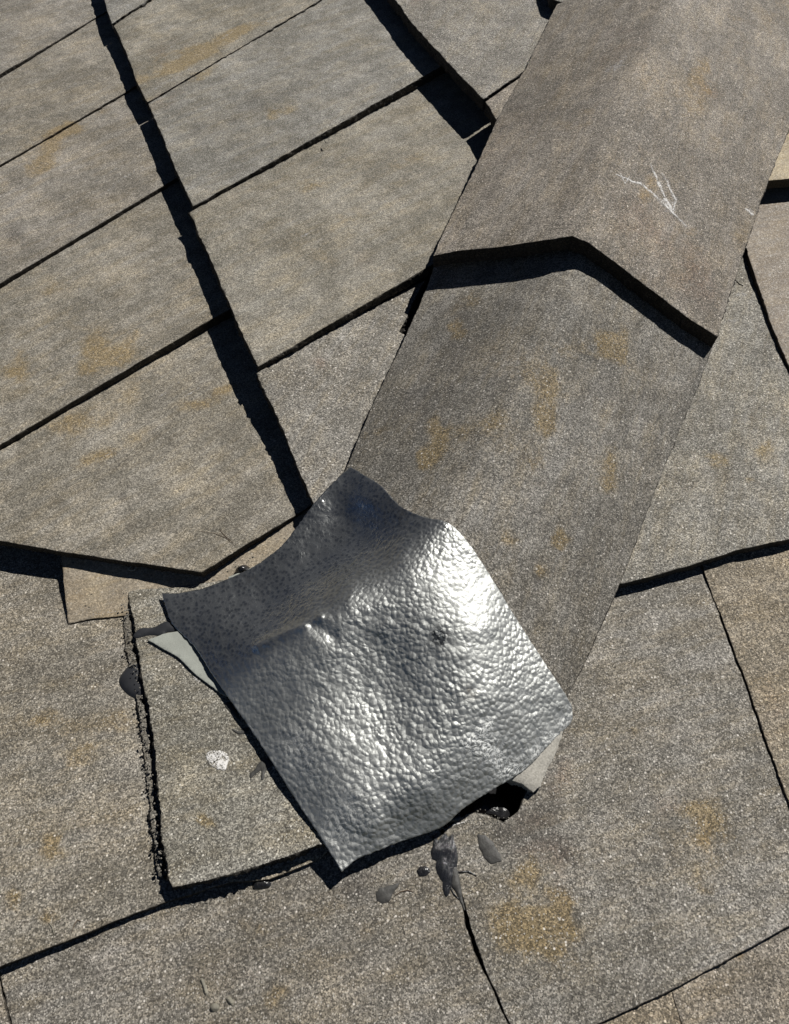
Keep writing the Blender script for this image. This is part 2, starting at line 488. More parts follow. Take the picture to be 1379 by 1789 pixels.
def sheet_mesh(name, pix, surf, mat, thick=.02, cell=.012, wob=.0006, rough=.0012, parent=None, dome=None, round_=.0012, color=(1, 1, 1, 1), seed=1, wear=True, cuts=True):
    """a slab whose top outline is the given pixel polygon laid on surf, cut into a grid, with rough sides"""
    P = [onto(x, y, surf) for x, y in pix]
    area = sum(P[i].x * P[(i + 1) % len(P)].y - P[(i + 1) % len(P)].x * P[i].y for i in range(len(P)))
    if area < 0:
        P.reverse()
    bm = bmesh.new()
    vs = [bm.verts.new((p.x, p.y, 0)) for p in P]
    f = bm.faces.new(vs)
    f.normal_update()
    if f.normal.z < 0:
        f.normal_flip()
    bmesh.ops.triangulate(bm, faces=[f])
    xs = [p.x for p in P]
    ys = [p.y for p in P]
    if cuts:
        for ax, lo, hi in ((0, min(xs), max(xs)), (1, min(ys), max(ys))):
            k = int((hi - lo) / cell)
            for i in range(1, k + 1):
                c = lo + (hi - lo) * i / (k + 1) + random.uniform(-.1, .1) * cell
                co = (c, 0, 0) if ax == 0 else (0, c, 0)
                no = (1, 0, 0) if ax == 0 else (0, 1, 0)
                bmesh.ops.bisect_plane(bm, geom=bm.verts[:] + bm.edges[:] + bm.faces[:], plane_co=co, plane_no=no, dist=1e-6)
    # boundary loop
    be = [e for e in bm.edges if len(e.link_faces) == 1]
    nxt = {}
    for e in be:
        l = e.link_loops[0]
        nxt[l.vert] = l.link_loop_next.vert
    start = next(iter(nxt))
    loop = [start]
    v = nxt[start]
    while v is not start and len(loop) < 20000:
        loop.append(v)
        v = nxt[v]
    nl = len(loop)
    edge_xy = np.array([(v.co.x, v.co.y) for v in loop])
    for v in bm.verts:
        x, y = v.co.x, v.co.y
        z = surf(x, y) + wob * (noise.noise(Vector((x * 14, y * 14, seed))) * 2 + noise.noise(Vector((x * 50, y * 50, seed))))
        if dome:
            dd = np.min(np.hypot(edge_xy[:, 0] - x, edge_xy[:, 1] - y))
            z += dome[0] * (1 - math.exp(-dd / dome[1]))
            if len(dome) > 2:
                z += dome[2] * (1 - math.exp(-dd / dome[1])) * noise.noise(Vector((x * 90, y * 90, seed)))
        v.co.z = z
    side_layer = []
    # outward normals
    nor = []
    for i in range(nl):
        a, b = loop[i - 1].co, loop[(i + 1) % nl].co
        d = Vector((b.y - a.y, a.x - b.x, 0))
        if d.length < 1e-9:
            d = Vector((1, 0, 0))
        nor.append(d.normalized())
    rings = [(round_ * .7, round_ * .35), (round_, round_ * 1.2)]
    k = max(1, int(thick / .005))
    for j in range(1, k + 1):
        rings.append((round_ * .7, round_ * 1.2 + (thick - round_ * 1.2) * j / k))
    prev = loop
    cen = Vector((sum(xs) / len(xs), sum(ys) / len(ys), 0))
    newv = []
    for ri, (o, d) in enumerate(rings):
        ring = []
        for i, v in enumerate(loop):
            p = v.co + nor[i] * o
            if ri > 0:
                q = Vector((p.x * 220, p.y * 220, d * 260 + seed))
                p = p + nor[i] * (noise.noise(q) * rough * 1.3 + noise.noise(q * .25) * rough)
            p.z = v.co.z - d
            w = bm.verts.new(p)
            ring.append(w)
            newv.append(w)
        for i in range(nl):
            i2 = (i + 1) % nl
            fc = bm.faces.new((prev[i], ring[i], ring[i2], prev[i2]))
            fc.smooth = ri < 2
        prev = ring
    try:
        bf = bm.faces.new(list(reversed(prev)))
    except ValueError:
        pass
    newset = set(newv)
    bm.normal_update()
    for f in bm.faces:
        if f.normal.z > .3:
            f.smooth = True
    base_z = surf(cen.x, cen.y)
    org = Vector((cen.x, cen.y, base_z))
    for v in bm.verts:
        v.co -= org
    bm.verts.index_update()
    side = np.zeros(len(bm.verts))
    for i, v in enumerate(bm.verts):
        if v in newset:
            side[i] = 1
    me = bpy.data.meshes.new(name)
    bm.to_mesh(me)
    bm.free()
    co = np.empty(len(me.vertices) * 3)
    me.vertices.foreach_get('co', co)
    co = co.reshape(-1, 3)
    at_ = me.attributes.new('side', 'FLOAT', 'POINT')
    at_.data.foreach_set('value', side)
    if wear:
        for key, lst in WEAR.items():
            a_ = me.attributes.new(key, 'FLOAT', 'POINT')
            a_.data.foreach_set('value', wear_values(co[:, 0] + org.x, co[:, 1] + org.y, lst))
    me.materials.append(mat)
    ob = bpy.data.objects.new(name, me)
    ob.location = org
    ob.color = color
    COL.objects.link(ob)
    bpy.context.view_layer.update()
    if parent is not None:
        ob.parent = parent
        ob.matrix_parent_inverse = parent.matrix_world.inverted()
    ob['top'] = 0
    del ob['top']
    return ob


def tube_mesh(name, pts, radius, mat, parent=None, segs=5, flat=1.0):
    """a tapering strand through 3D points"""
    bm = bmesh.new()
    rings = []
    n = len(pts)
    org = pts[0].copy()
    for i, p in enumerate(pts):
        a, b = pts[max(0, i - 1)], pts[min(n - 1, i + 1)]
        d = (b - a).normalized()
        u = d.cross(Vector((0, 0, 1))).normalized()
        w = u.cross(d)
        r = radius * (.35 + .65 * math.sin(math.pi * (i + .6) / (n + .2)))
        rings.append([bm.verts.new(p - org + u * math.cos(t) * r + w * math.sin(t) * r * flat) for t in [2 * math.pi * k / segs for k in range(segs)]])
    for i in range(n - 1):
        for k in range(segs):
            bm.faces.new((rings[i][k], rings[i][(k + 1) % segs], rings[i + 1][(k + 1) % segs], rings[i + 1][k])).smooth = True
    bm.faces.new(rings[0])
    bm.faces.new(list(reversed(rings[-1])))
    bmesh.ops.recalc_face_normals(bm, faces=bm.faces[:])
    me = bpy.data.meshes.new(name)
    bm.to_mesh(me)
    bm.free()
    me.materials.append(mat)
    ob = bpy.data.objects.new(name, me)
    ob.location = org
    COL.objects.link(ob)
    bpy.context.view_layer.update()
    if parent is not None:
        ob.parent = parent
        ob.matrix_parent_inverse = parent.matrix_world.inverted()
    return ob


def tag(ob, label=None, category=None, group=None, kind=None):
    for k, v in (('label', label), ('category', category), ('group', group), ('kind', kind)):
        if v:
            ob[k] = v
    return ob


# ------------------------------------------------------------------ the roof: felt-covered deck, structure
bm = bmesh.new()
bmesh.ops.create_cube(bm, size=1, matrix=Matrix.Translation((0, 1.0, -.115)) @ Matrix.Diagonal((7, 7, .06, 1)))
bmesh.ops.bevel(bm, geom=bm.edges[:], offset=.01, segments=2, affect='EDGES')
me = bpy.data.meshes.new('roof')
bm.to_mesh(me)
bm.free()
me.materials.append(M_FELT)
roof = bpy.data.objects.new('roof', me)
COL.objects.link(roof)
roof['kind'] = 'structure'
bpy.context.view_layer.update()

TILES = {}


def tile(key, name, pts, surf, mat, thick=.02, step=5, jag=.8, low=.6, color=(1, 1, 1, 1), label=None, rough=.0012, cell=.012, wob=.0006):
    seed = len(TILES) + 1
    pix = densify(pts, step, jag, seed, lowamp=low)
    ob = sheet_mesh(name, pix, surf, mat, thick, cell, wob, rough, roof, None, .0012, color, seed)
    if label:
        ob['label'] = label
    TILES[key] = (ob, lambda x, y: surf(x, y) + wob * (noise.noise(Vector((x * 14, y * 14, seed))) * 2 + noise.noise(Vector((x * 50, y * 50, seed)))))
    return ob


# ---- left slope, lowest course (L1): each tile a little proud of the next one up the picture
def L1(d0, d1, jt, jb):
    """surface tilted so the near edge stands d mm proud; jt / jb: photo points on the far and near joint"""
    return plane((jt[0], jt[1], jt[2] + d0), (jb[0], jb[1], jb[2] + d1), (jt[0] + 150, jt[1] - 90, jt[2] + d0 - 5))


def c(r, g, b):
    return (r, g, b, 1)


tile('L1z', 'tile', [(-160, -40), (60, -170), (150, -130), (215, -2), (198, 12), (0, 130), (-160, 232)], plane((0, -60, 10), (0, 130, 22), (150, 36, 12)), M_LEFT,
     color=c(1.0, .98, .97))
tile('L1b', 'tile', [(-460, 426), (0, 137), (200, 14), (290, 116), (215, 163), (0, 288), (-460, 571)], plane((0, 137, 14), (0, 290, 20), (200, 168, 14)), M_LEFT,
     color=c(1.0, .97, .93))
tile('L1c', 'tile', [(-460, 578), (0, 293), (216, 167), (292, 121), (345, 290), (285, 325), (0, 495), (-460, 778)], plane((0, 295, 15), (0, 495, 22), (285, 322, 15)), M_LEFT,
     color=c(1.03, 1.0, .98))
tile('L1d', 'tile', [(-460, 788), (0, 502), (285, 330), (350, 292), (450, 515), (370, 557), (0, 776), (-460, 1058)], plane((0, 502, 13), (0, 776, 22), (370, 557, 16)), M_LEFT,
     color=c(1.0, .97, .92), low=1.0)
tile('L1e', 'tile', [(-460, 1076), (0, 788), (372, 567), (450, 523), (560, 800), (575, 862), (511, 903), (430, 950), (352, 999), (330, 996), (100, 962), (0, 944), (-460, 905)],
     plane((0, 788, 12), (0, 944, 18), (511, 903, 12)), M_LEFT, thick=.015, color=c(1.03, 1.0, .95), low=1.0, label='broad tile with a mitred lower end along the valley')
# ---- left slope, second course (L2)
tile('L2z', 'tile', [(168, -60), (330, -60), (262, -3), (196, 41), (183, 0)], plane((190, 40, 50), (330, -60, 52), (170, -60, 50)), M_LEFT, color=c(.97, .99, 1.02), low=.7, jag=1.3, rough=.0032)
tile('L2a', 'tile', [(199, 45), (262, 2), (350, -60), (640, -60), (555, 2), (258, 178), (238, 140), (222, 92)], plane((199, 45, 46), (258, 178, 49), (560, 0, 38)), M_LEFT,
     color=c(1.02, 1.0, .95), low=.7, jag=1.3, rough=.0032)
tile('L2b', 'tile', [(260, 181), (555, 4), (650, -54), (700, 20), (790, 105), (745, 130), (338, 360), (310, 300), (286, 240)], plane((262, 184, 48), (338, 360, 53), (745, 130, 36)), M_LEFT,
     color=c(.98, .99, 1.0), low=.7, jag=1.3, rough=.0032)
tile('L2c', 'tile', [(332, 372), (345, 364), (750, 139), (800, 110), (920, 240), (840, 420), (757, 461), (600, 552), (452, 640), (420, 575), (372, 460)],
     plane((335, 370, 47), (452, 640, 55), (757, 461, 36)), M_LEFT, color=c(1.0, .98, .93), low=.7, jag=1.3, rough=.0032)
tile('L2d', 'tile', [(449, 652), (600, 566), (742, 490), (732, 508), (716, 541), (697, 580), (712, 588), (790, 600), (740, 700), (650, 830), (604, 836), (562, 886), (549, 880), (520, 815), (497, 752), (491, 742)],
     plane((450, 652, 45), (549, 880, 41), (720, 540, 16)), M_CAP, color=c(1.12, 1.11, 1.10), low=.7, jag=1.3, rough=.0032)  # notched right side: the dark gap imitates the upper cap's cast shadow
# ---- left slope, third course (L3)
tile('L3a', 'tile', [(640, -70), (960, -80), (1040, 0), (975, 110), (916, 124), (845, 172), (800, 127), (757, 81), (720, 40), (690, -2)],
     plane((690, 0, 78), (848, 170, 82), (975, 0, 80)), M_CAP, thick=.026, color=c(1.12, 1.11, 1.10), low=.7, jag=1.3, rough=.0032)
tile('L3b', 'tile', [(849, 178), (917, 130), (980, 118), (960, 240), (880, 225), (869, 210)],
     plane((849, 178, 80), (869, 210, 82), (960, 130, 82)), M_CAP, thick=.026, color=c(1.25, 1.17, 1.10), label='sliver of pinkish tile beside the upper ridge cap')
tile('L4a', 'tile', [(952, -60), (1060, -60), (1030, 10), (975, 2), (962, -4)],
     plane((962, 0, 112), (1030, 0, 112), (1000, -50, 116)), M_CAP, thick=.022)

# ---- right slope
pR = plane((1085, 1018, 22), (1379, 945, 24), (1280, 560, 2))
tile('R1', 'tile', [(1210, 560), (1304, 430), (1312, 470), (1345, 565), (1379, 652), (1450, 800), (1450, 920), (1379, 941), (1290, 960), (1215, 984), (1150, 1003), (1085, 1019), (1040, 1010), (1100, 850)],
     pR, M_CAP, thick=.016, color=c(1.16, 1.16, 1.14), low=1.4)
pR2 = plane((1304, 430, 6), (1379, 640, 15), (1420, 340, 6))
tile('R2', 'tile', [(1306, 434), (1260, 400), (1290, 330), (1450, 320), (1470, 830), (1383, 648), (1350, 568), (1316, 470)], pR2, M_SAND, thick=.016, color=c(.72, .74, .80),
     label='warm grey tile at the right with a dark joint down its left side')
pR3 = plane((1342, 314, 42), (1430, 311, 42), (1400, 180, 36))
tile('R3', 'tile', [(1330, 316), (1345, 225), (1380, 120), (1480, 100), (1480, 305), (1379, 312)], pR3, M_SAND, thick=.02, color=c(1.1, 1.1, 1.0),
     label='cream tile end under the far right of the upper ridge cap')
# lower course of the right slope
pD = plane((1100, 1060, 4), (1379, 1000, 4), (1250, 1690, 15))
tile('D', 'tile', [(1040, 1000), (1215, 960), (1231, 1008), (1262, 1092), (1300, 1190), (1340, 1310), (1376, 1395), (1440, 1590), (1379, 1616), (1270, 1676), (1172, 1729), (1035, 1792), (900, 1860), (893, 1789),
               (860, 1718), (832, 1645), (822, 1612), (812, 1575), (800, 1540), (790, 1490), (776, 1455), (800, 1432), (824, 1420), (850, 1424), (880, 1438), (906, 1418), (922, 1380), (950, 1330), (960, 1220)],
     pD, M_NEAR, thick=.03, step=4, color=c(1.0, .99, .98), low=.8, label='large tile right of the metal patch with a corner broken away')
tile('R4', 'tile', [(1233, 1006), (1216, 950), (1379, 925), (1640, 880), (1640, 1490), (1442, 1580), (1379, 1398), (1345, 1308), (1305, 1190), (1266, 1090)],
     plane((1233, 1006, 6), (1379, 975, 6), (1379, 1398, 15)), M_NEAR, thick=.02, color=c(1.14, 1.05, .92), low=.8)
tile('E1', 'tile', [(960, 1840), (1037, 1796), (1100, 1760), (1168, 1722), (1173, 1735), (1192, 1800), (1250, 2080), (920, 2080), (905, 1862)], plane((1037, 1796, 10), (1170, 1733, 11), (1200, 1850, 12)), M_NEAR,
     thick=.02, color=c(1.2, 1.08, .92))
tile('E2', 'tile', [(1176, 1733), (1168, 1716), (1270, 1665), (1379, 1600), (1640, 1475), (1640, 2080), (1256, 2080), (1196, 1800)],
     plane((1176, 1733, 11.5), (1379, 1622, 9), (1300, 1850, 12)), M_NEAR, thick=.02, color=c(1.06, 1.0, .94))
# bottom course
pC = plane((0, 1712, 2), (800, 1600, 12), (400, 1789, 8))
tile('C', 'tile', [(2, 1708), (-10, 1640), (300, 1540), (560, 1430), (700, 1400), (760, 1440), (773, 1460), (786, 1492), (795, 1540), (806, 1576), (811, 1612), (824, 1655), (856, 1722), (886, 1789), (912, 2080), (90, 2080), (22, 1789)],
     pC, M_NEAR, thick=.03, step=4, color=c(.98, .96, .94), low=.8, label='large tile along the lower left below the raised tile')
tile('C0', 'tile', [(-460, 1800), (-60, 1640), (-6, 1640), (-2, 1712), (16, 1789), (34, 1880), (84, 2080), (-460, 2080), (-460, 1880)], plane((0, 1712, 0), (-100, 1740, 0), (16, 1850, 4)), M_NEAR, color=c(1.1, 1.05, 1.0))
pB = plane((118, 1088, -11), (0, 1688, 16), (450, 1535, 13))
tile('B', 'tile', [(-460, 1000), (-460, 940), (120, 930), (420, 940), (420, 1300), (620, 1440), (560, 1500), (470, 1535), (400, 1541), (345, 1558), (292, 1574), (200, 1608), (120, 1642), (60, 1664), (0, 1688), (-160, 1752), (-460, 1870)],
     pB, M_NEAR, thick=.016, step=4, color=c(1.0, .97, .92), low=.9, label='long lower left tile that the broken tile rests on')
pS = plane((110, 978, 1), (118, 1088, -8.5), (480, 950, 0))
tile('S', 'tile', [(109, 976), (100, 940), (480, 870), (560, 880), (560, 1040), (300, 1070), (225, 1074), (160, 1080), (120, 1089)], pS, M_SAND, thick=.010, color=c(.86, .87, .87), low=.6,
     label='sand coloured tile end in the valley below the left slope')
pA = plane((226, 1045, -4), (300, 1550, 30), (600, 1470, 32))
tile('A', 'tile', [(224, 1030), (300, 1028), (480, 1000), (700, 1150), (820, 1400), (740, 1438), (640, 1466), (556, 1474), (500, 1496), (430, 1518), (360, 1538), (303, 1549), (297, 1535), (288, 1480), (281, 1430), (276, 1370),
               (270, 1300), (263, 1250), (253, 1205), (247, 1165), (240, 1130), (236, 1090), (229, 1065)], pA, M_NEAR, thick=.022, step=3, jag=1.6, low=1.6, rough=.0035, color=c(1.0, 1.0, .96),
     label='raised tile under the metal patch with a ragged broken left edge')
tile('A2', 'broken_tile_edge', [(217, 1040), (226, 1062), (228, 1090), (231, 1130), (239, 1165), (245, 1210), (257, 1262), (261, 1310), (268, 1372), (274, 1440), (281, 1500), (287, 1535), (277, 1530), (271, 1470), (263, 1430), (257, 1350), (251, 1290), (243, 1240), (235, 1200), (229, 1170), (219, 1120), (216, 1085)], plane((222, 1060, -9), (262, 1300, 5), (285, 1530, 15)), M_CAP, thick=.012, step=2.5, jag=2.2, low=2.0, rough=.003, color=c(.8, .78, .74),
     label='crumbled lower ply along the broken tile edge')

# ---- the hip caps
c2L = plane((748, 500, 50), (1000, 478, 150), (604, 822, 48))
c2R = plane((1240, 612, 42), (1000, 478, 150), (790, 905, onto(790, 905, c2L).z * 1000))
tile('cap2', 'hip_cap', [(790, 380), (1000, 340), (1262, 500), (1244, 608), (1212, 690), (1150, 840), (1086, 1012), (1068, 1052), (1020, 1160), (984, 1228), (940, 1190), (845, 1030), (780, 926), (742, 912), (708, 896), (672, 862), (640, 842), (608, 826), (604, 822), (650, 712), (712, 582), (748, 500)],
     hip(c2L, c2R, .010), M_CAP, thick=.022, step=4.5, color=c(.92, .91, .90), low=.5, label='lower hip cap that runs down to the metal patch')
c1L = plane((757, 446, 92), (1005, 412, 188), (1165, 0, 206))
c1R = plane((1252, 588, 72), (1005, 412, 188), (1165, 0, 206))
tile('cap1', 'hip_cap', [(758, 447), (800, 438), (880, 430), (950, 419), (1000, 412), (1030, 424), (1080, 462), (1150, 515), (1205, 556), (1253, 587), (1262, 555), (1300, 438), (1342, 314), (1380, 222), (1440, 60), (1460, -80), (1010, -80), (976, 2),
               (916, 126), (869, 210), (836, 284), (790, 376)],
     hip(c1L, c1R, .010), M_CAP, thick=.027, step=4.5, jag=1.0, rough=.002, color=c(1.06, 1.0, .95), low=.7, label='upper hip cap with white scratches on its right face')

# ------------------------------------------------------------------ the metal patch
CT = [(612, 815, 55), (1000, 1232, 28), (597, 1522, 29), (283, 1038, 6),
      (640, 835, 72), (665, 848, 84), (705, 884, 102), (740, 902, 115), (780, 912, 129), (850, 995, 110), (905, 1085, 81), (950, 1155, 58), (985, 1208, 41),
      (930, 1330, 28), (860, 1382, 30), (770, 1445, 27), (690, 1475, 28), (640, 1497, 29), (600, 1462, 38), (680, 1445, 40),
      (555, 880, 48), (500, 960, 34), (430, 995, 20), (360, 1025, 11),
      (300, 1085, 7), (345, 1135, 14), (400, 1215, 23), (450, 1290, 29), (520, 1400, 34),
      (705, 982, 119), (605, 1042, 101), (535, 1092, 84), (450, 1128, 50), (380, 1080, 24),
      (600, 900, 42), (650, 962, 74), (650, 875, 78), (560, 1000, 48), (470, 1060, 33), (700, 925, 100),
      (640, 1120, 92), (680, 1200, 78), (690, 1290, 70), (560, 1190, 74), (500, 1240, 53), (560, 1300, 64), (600, 1380, 58),
      (800, 1150, 108), (860, 1220, 88), (800, 1300, 78), (740, 1380, 64), (930, 1230, 56), (660, 1440, 50), (850, 1090, 110), (760, 1040, 124), (660, 1360, 65)]
cp = np.array([[a, b] for a, b, _ in CT], float) / 100
ch = np.array([h for _, _, h in CT], float)


def tps(r2):
    return np.where(r2 > 1e-12, r2 * np.log(np.maximum(r2, 1e-12)), 0)


n = len(CT)
K = tps(((cp[:, None] - cp[None]) ** 2).sum(-1)) + np.eye(n) * .04
Pm = np.hstack([np.ones((n, 1)), cp])
A = np.block([[K, Pm], [Pm.T, np.zeros((3, 3))]])
sol = np.linalg.solve(A, np.concatenate([ch, np.zeros(3)]))


def sheet_h(X, Y):
    q = np.stack([X, Y], -1) / 100
    r2 = ((q[..., None, :] - cp) ** 2).sum(-1)
    return tps(r2) @ sol[:n] + sol[n] + q @ sol[n + 1:]


def polyline(pts, m):
    P = np.array(pts, float)
    # catmull-rom resample, even in length
    Q = []
    for i in range(len(P) - 1):
        p0, p1, p2, p3 = P[max(0, i - 1)], P[i], P[i + 1], P[min(len(P) - 1, i + 2)]
        for t in np.linspace(0, 1, 20, endpoint=False):
            Q.append(.5 * (2 * p1 + (p2 - p0) * t + (2 * p0 - 5 * p1 + 4 * p2 - p3) * t * t + (-p0 + 3 * p1 - 3 * p2 + p3) * t ** 3))
    Q.append(P[-1])
    Q = np.array(Q)
    d = np.concatenate([[0], np.cumsum(np.hypot(*np.diff(Q, axis=0).T))])
    t = np.linspace(0, d[-1], m)
    return np.stack([np.interp(t, d, Q[:, 0]), np.interp(t, d, Q[:, 1])], -1)


NU, NV = 250, 210
top = polyline([(283, 1036), (310, 1036), (360, 1026), (430, 997), (465, 975), (500, 945), (550, 878), (585, 840), (612, 815)], NV)       # left corner to top corner
bot = polyline([(597, 1523), (625, 1500), (645, 1492), (700, 1470), (770, 1446), (810, 1412), (860, 1380), (920, 1342), (970, 1290), (998, 1262), (1000, 1236)], NV)
lef = polyline([(283, 1036), (290, 1062), (303, 1092), (340, 1130), (372, 1180), (400, 1220), (450, 1292), (520, 1402), (555, 1455), (597, 1523)], NU)
rig = polyline([(612, 815), (640, 832), (665, 848), (700, 884), (738, 902), (780, 912), (812, 940), (850, 995), (905, 1085), (950, 1155), (985, 1208), (1000, 1236)], NU)
S, T = np.meshgrid(np.linspace(0, 1, NU), np.linspace(0, 1, NV), indexing='ij')
S3, T3 = S[..., None], T[..., None]
G = (1 - S3) * top[None, :, :] + S3 * bot[None, :, :] + (1 - T3) * lef[:, None, :] + T3 * rig[:, None, :] \
    - ((1 - S3) * (1 - T3) * top[0] + (1 - S3) * T3 * top[-1] + S3 * (1 - T3) * bot[0] + S3 * T3 * bot[-1])
Hm = sheet_h(G[..., 0], G[..., 1])


def seg_d(X, Y, a, b):
    ax, ay = a
    bx, by = b
    t = np.clip(((X - ax) * (bx - ax) + (Y - ay) * (by - ay)) / ((bx - ax) ** 2 + (by - ay) ** 2), 0, 1)
    return np.hypot(X - ax - t * (bx - ax), Y - ay - t * (by - ay)), t


# the sharp little crease where the sheet was hammered over the broken cap
dcr, tcr = seg_d(G[..., 0], G[..., 1], (450, 1128), (560, 1078))
Hm += 5.0 * np.exp(-(dcr / 9) ** 2)
dcr, tcr = seg_d(G[..., 0], G[..., 1], (548, 1092), (580, 1112))
Hm -= 4.5 * np.exp(-(dcr / 13) ** 2)
verts = np.empty((NU, NV, 3))
for i in range(NU):
    for j in range(NV):
        x, y = G[i, j]
        hh = Hm[i, j]
        hh += .55 * noise.noise(Vector((x * .045, y * .045, 3))) * 2 + .5 * noise.noise(Vector((x * .11, y * .11, 9)))
        if i in (0, NU - 1) or j in (0, NV - 1):
            x += noise.noise(Vector((x * .2, y * .2, 5))) * 1.2
            y += noise.noise(Vector((x * .2, y * .2, 8))) * 1.2
        p = at(x, y, hh)
        verts[i, j] = p
org = verts.reshape(-1, 3).mean(0)
org[2] = .02
V1 = verts.reshape(-1, 3) - org
V2 = V1 - np.array([0, 0, .0012])
fs = []
idx = lambda i, j: i * NV + j
tot = NU * NV
for i in range(NU - 1):
    for j in range(NV - 1):
        fs.append((idx(i, j), idx(i + 1, j), idx(i + 1, j + 1), idx(i, j + 1)))
        fs.append((tot + idx(i, j), tot + idx(i, j + 1), tot + idx(i + 1, j + 1), tot + idx(i + 1, j)))
rim = [idx(i, 0) for i in range(NU)] + [idx(NU - 1, j) for j in range(1, NV)] + [idx(i, NV - 1) for i in range(NU - 2, -1, -1)] + [idx(0, j) for j in range(NV - 2, 0, -1)]
for a, b in zip(rim, rim[1:] + rim[:1]):
    fs.append((b, a, tot + a, tot + b))
me = bpy.data.meshes.new('metal_patch')
me.from_pydata(np.vstack([V1, V2]).tolist(), [], fs)
me.polygons.foreach_set('use_smooth', [True] * (2 * (NU - 1) * (NV - 1)) + [False] * len(rim))
gx, gy = np.tile(G[..., 0].ravel(), 2), np.tile(G[..., 1].ravel(), 2)


def blob_attr(name, blobs):
    v = np.zeros(len(gx))
    for (x, y, r, s) in blobs:
        v += s * np.exp(-((gx - x) ** 2 + (gy - y) ** 2) / (r * r))
    a = me.attributes.new(name, 'FLOAT', 'POINT')
    a.data.foreach_set('value', np.clip(v, 0, 1))


blob_attr('deposit', [(846, 1272, 12, 1), (856, 1262, 8, 1), (840, 1300, 22, 1), (865, 1320, 20, 1), (880, 1345, 16, 1), (905, 1340, 16, .9), (935, 1312, 14, .8), (960, 1290, 14, .8), (985, 1262, 12, .7), (818, 1300, 12, .8),
                      (520, 1300, 40, .35), (640, 1390, 50, .3), (600, 1440, 40, .4), (560, 1350, 40, .3), (725, 1340, 30, .3)])
blob_attr('spot', [(768, 1106, 13, 1.0), (772, 1120, 13, .9), (757, 1112, 9, .6)])
blob_attr('rust', [(822, 1210, 12, .8), (700, 900, 30, .4), (430, 1010, 20, .3)])
_d, _t = gx * 0, 0
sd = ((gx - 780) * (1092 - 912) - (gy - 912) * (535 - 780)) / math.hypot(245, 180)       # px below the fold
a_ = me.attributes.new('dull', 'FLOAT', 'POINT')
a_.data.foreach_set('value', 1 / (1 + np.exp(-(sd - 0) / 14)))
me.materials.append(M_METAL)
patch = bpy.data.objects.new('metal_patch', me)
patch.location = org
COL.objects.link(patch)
tag(patch, 'crumpled sheet of hammered silvery metal laid over the hip end', 'metal sheet')


pA, pB, pC, pD, pS, pR = (TILES[k][1] for k in ('A', 'B', 'C', 'D', 'S', 'R1'))


# ------------------------------------------------------------------ sealant, shims, crumbs
def tar_material():
    m, nt, b = new_mat('smeared_black_sealant')
    tc = N(nt, 'ShaderNodeTexCoord')
    mp = N(nt, 'ShaderNodeMapping', vector_type='TEXTURE')
    mp.inputs['Rotation'].default_value = (0, 0, math.radians(70))
    mp.inputs['Scale'].default_value = (1 / 60, 1 / 240, 1 / 100)
    nt.links.new(tc.outputs['Object'], mp.inputs['Vector'])
    n = noise_n(nt, mp.outputs[0], 1.0, 5, .65, 1.5)
    b.inputs['Base Color'].default_value = (.018, .019, .022, 1)
    nt.links.new(ramp(nt, n, [(.35, .06), (.65, .24)]), b.inputs['Roughness'])
    bp = N(nt, 'ShaderNodeBump')
    bp.inputs['Strength'].default_value = .6
    bp.inputs['Distance'].default_value = .0035
    nt.links.new(n, bp.inputs['Height'])
    nt.links.new(bp.outputs[0], b.inputs['Normal'])
    return m


M_SMEAR = tar_material()


def lump(name, pts, surf, mat, label, cat, group=None, dome=(.004, .004), lift=.0006, thick=.003, smooth=True, cell=.003, jag=.3, rough=.0004):
    pix = smooth_poly(pts, 5) if smooth else densify(pts, 3, jag, 4)
    s2 = lambda x, y: surf(x, y) + lift
    ob = sheet_mesh(name, pix, s2, mat, thick, cell, .0002, rough, None, dome, .0008, (1, 1, 1, 1), random.random() * 50, wear=False)
    return tag(ob, label, cat, group)


G_TAR = 'dabs of dark roofing sealant'
lump('sealant_dab', [(252, 1160), (240, 1157), (226, 1164), (212, 1180), (209, 1192), (216, 1205), (230, 1216), (250, 1223), (262, 1200)], pB, M_TARSM,
     'smooth half round dab of black sealant against the broken left tile edge', 'sealant', G_TAR, dome=(.005, .005))
lump('sealant_dab', [(234, 1110), (246, 1098), (268, 1097), (285, 1088), (298, 1086), (312, 1096), (310, 1102), (292, 1104), (284, 1110), (262, 1109), (240, 1114)], pA, M_TARSM,
     'thin strip of black sealant above the pale board, leading under the metal patch', 'sealant', G_TAR, dome=(.002, .003), thick=.002)
lump('sealant_dab', [(758, 1462), (766, 1470), (778, 1456), (783, 1464), (791, 1458), (795, 1476), (799, 1500), (796, 1522), (800, 1532), (794, 1540), (785, 1551), (784, 1560), (780, 1566), (776, 1558), (774, 1550), (775, 1541), (768, 1530), (763, 1515), (764, 1504), (756, 1500), (753, 1488), (757, 1478)], pC, M_SMEAR,
     'largest glossy wrinkled smear of black sealant on the joint below the metal patch', 'sealant', G_TAR, dome=(.0022, .004, .0016), thick=.0015, smooth=False, jag=1.2, cell=.0022)
lump('sealant_dab', [(790, 1520), (797, 1515), (803, 1540), (808, 1572), (812, 1590), (806, 1578), (796, 1556), (788, 1545)], pC, M_TARDULL,
     'thin dark tail of sealant running into the crack below the largest smear', 'sealant', G_TAR, dome=(.002, .002), thick=.002)
lump('sealant_dab', [(835, 1458), (848, 1460), (862, 1472), (872, 1490), (876, 1504), (868, 1506), (858, 1509), (848, 1500), (838, 1480)], pD, M_TARDULL,
     'leaf shaped dried grey dab of sealant right of the glossy smear', 'sealant', G_TAR, dome=(.001, .003), thick=.0012, smooth=False, jag=1.2)
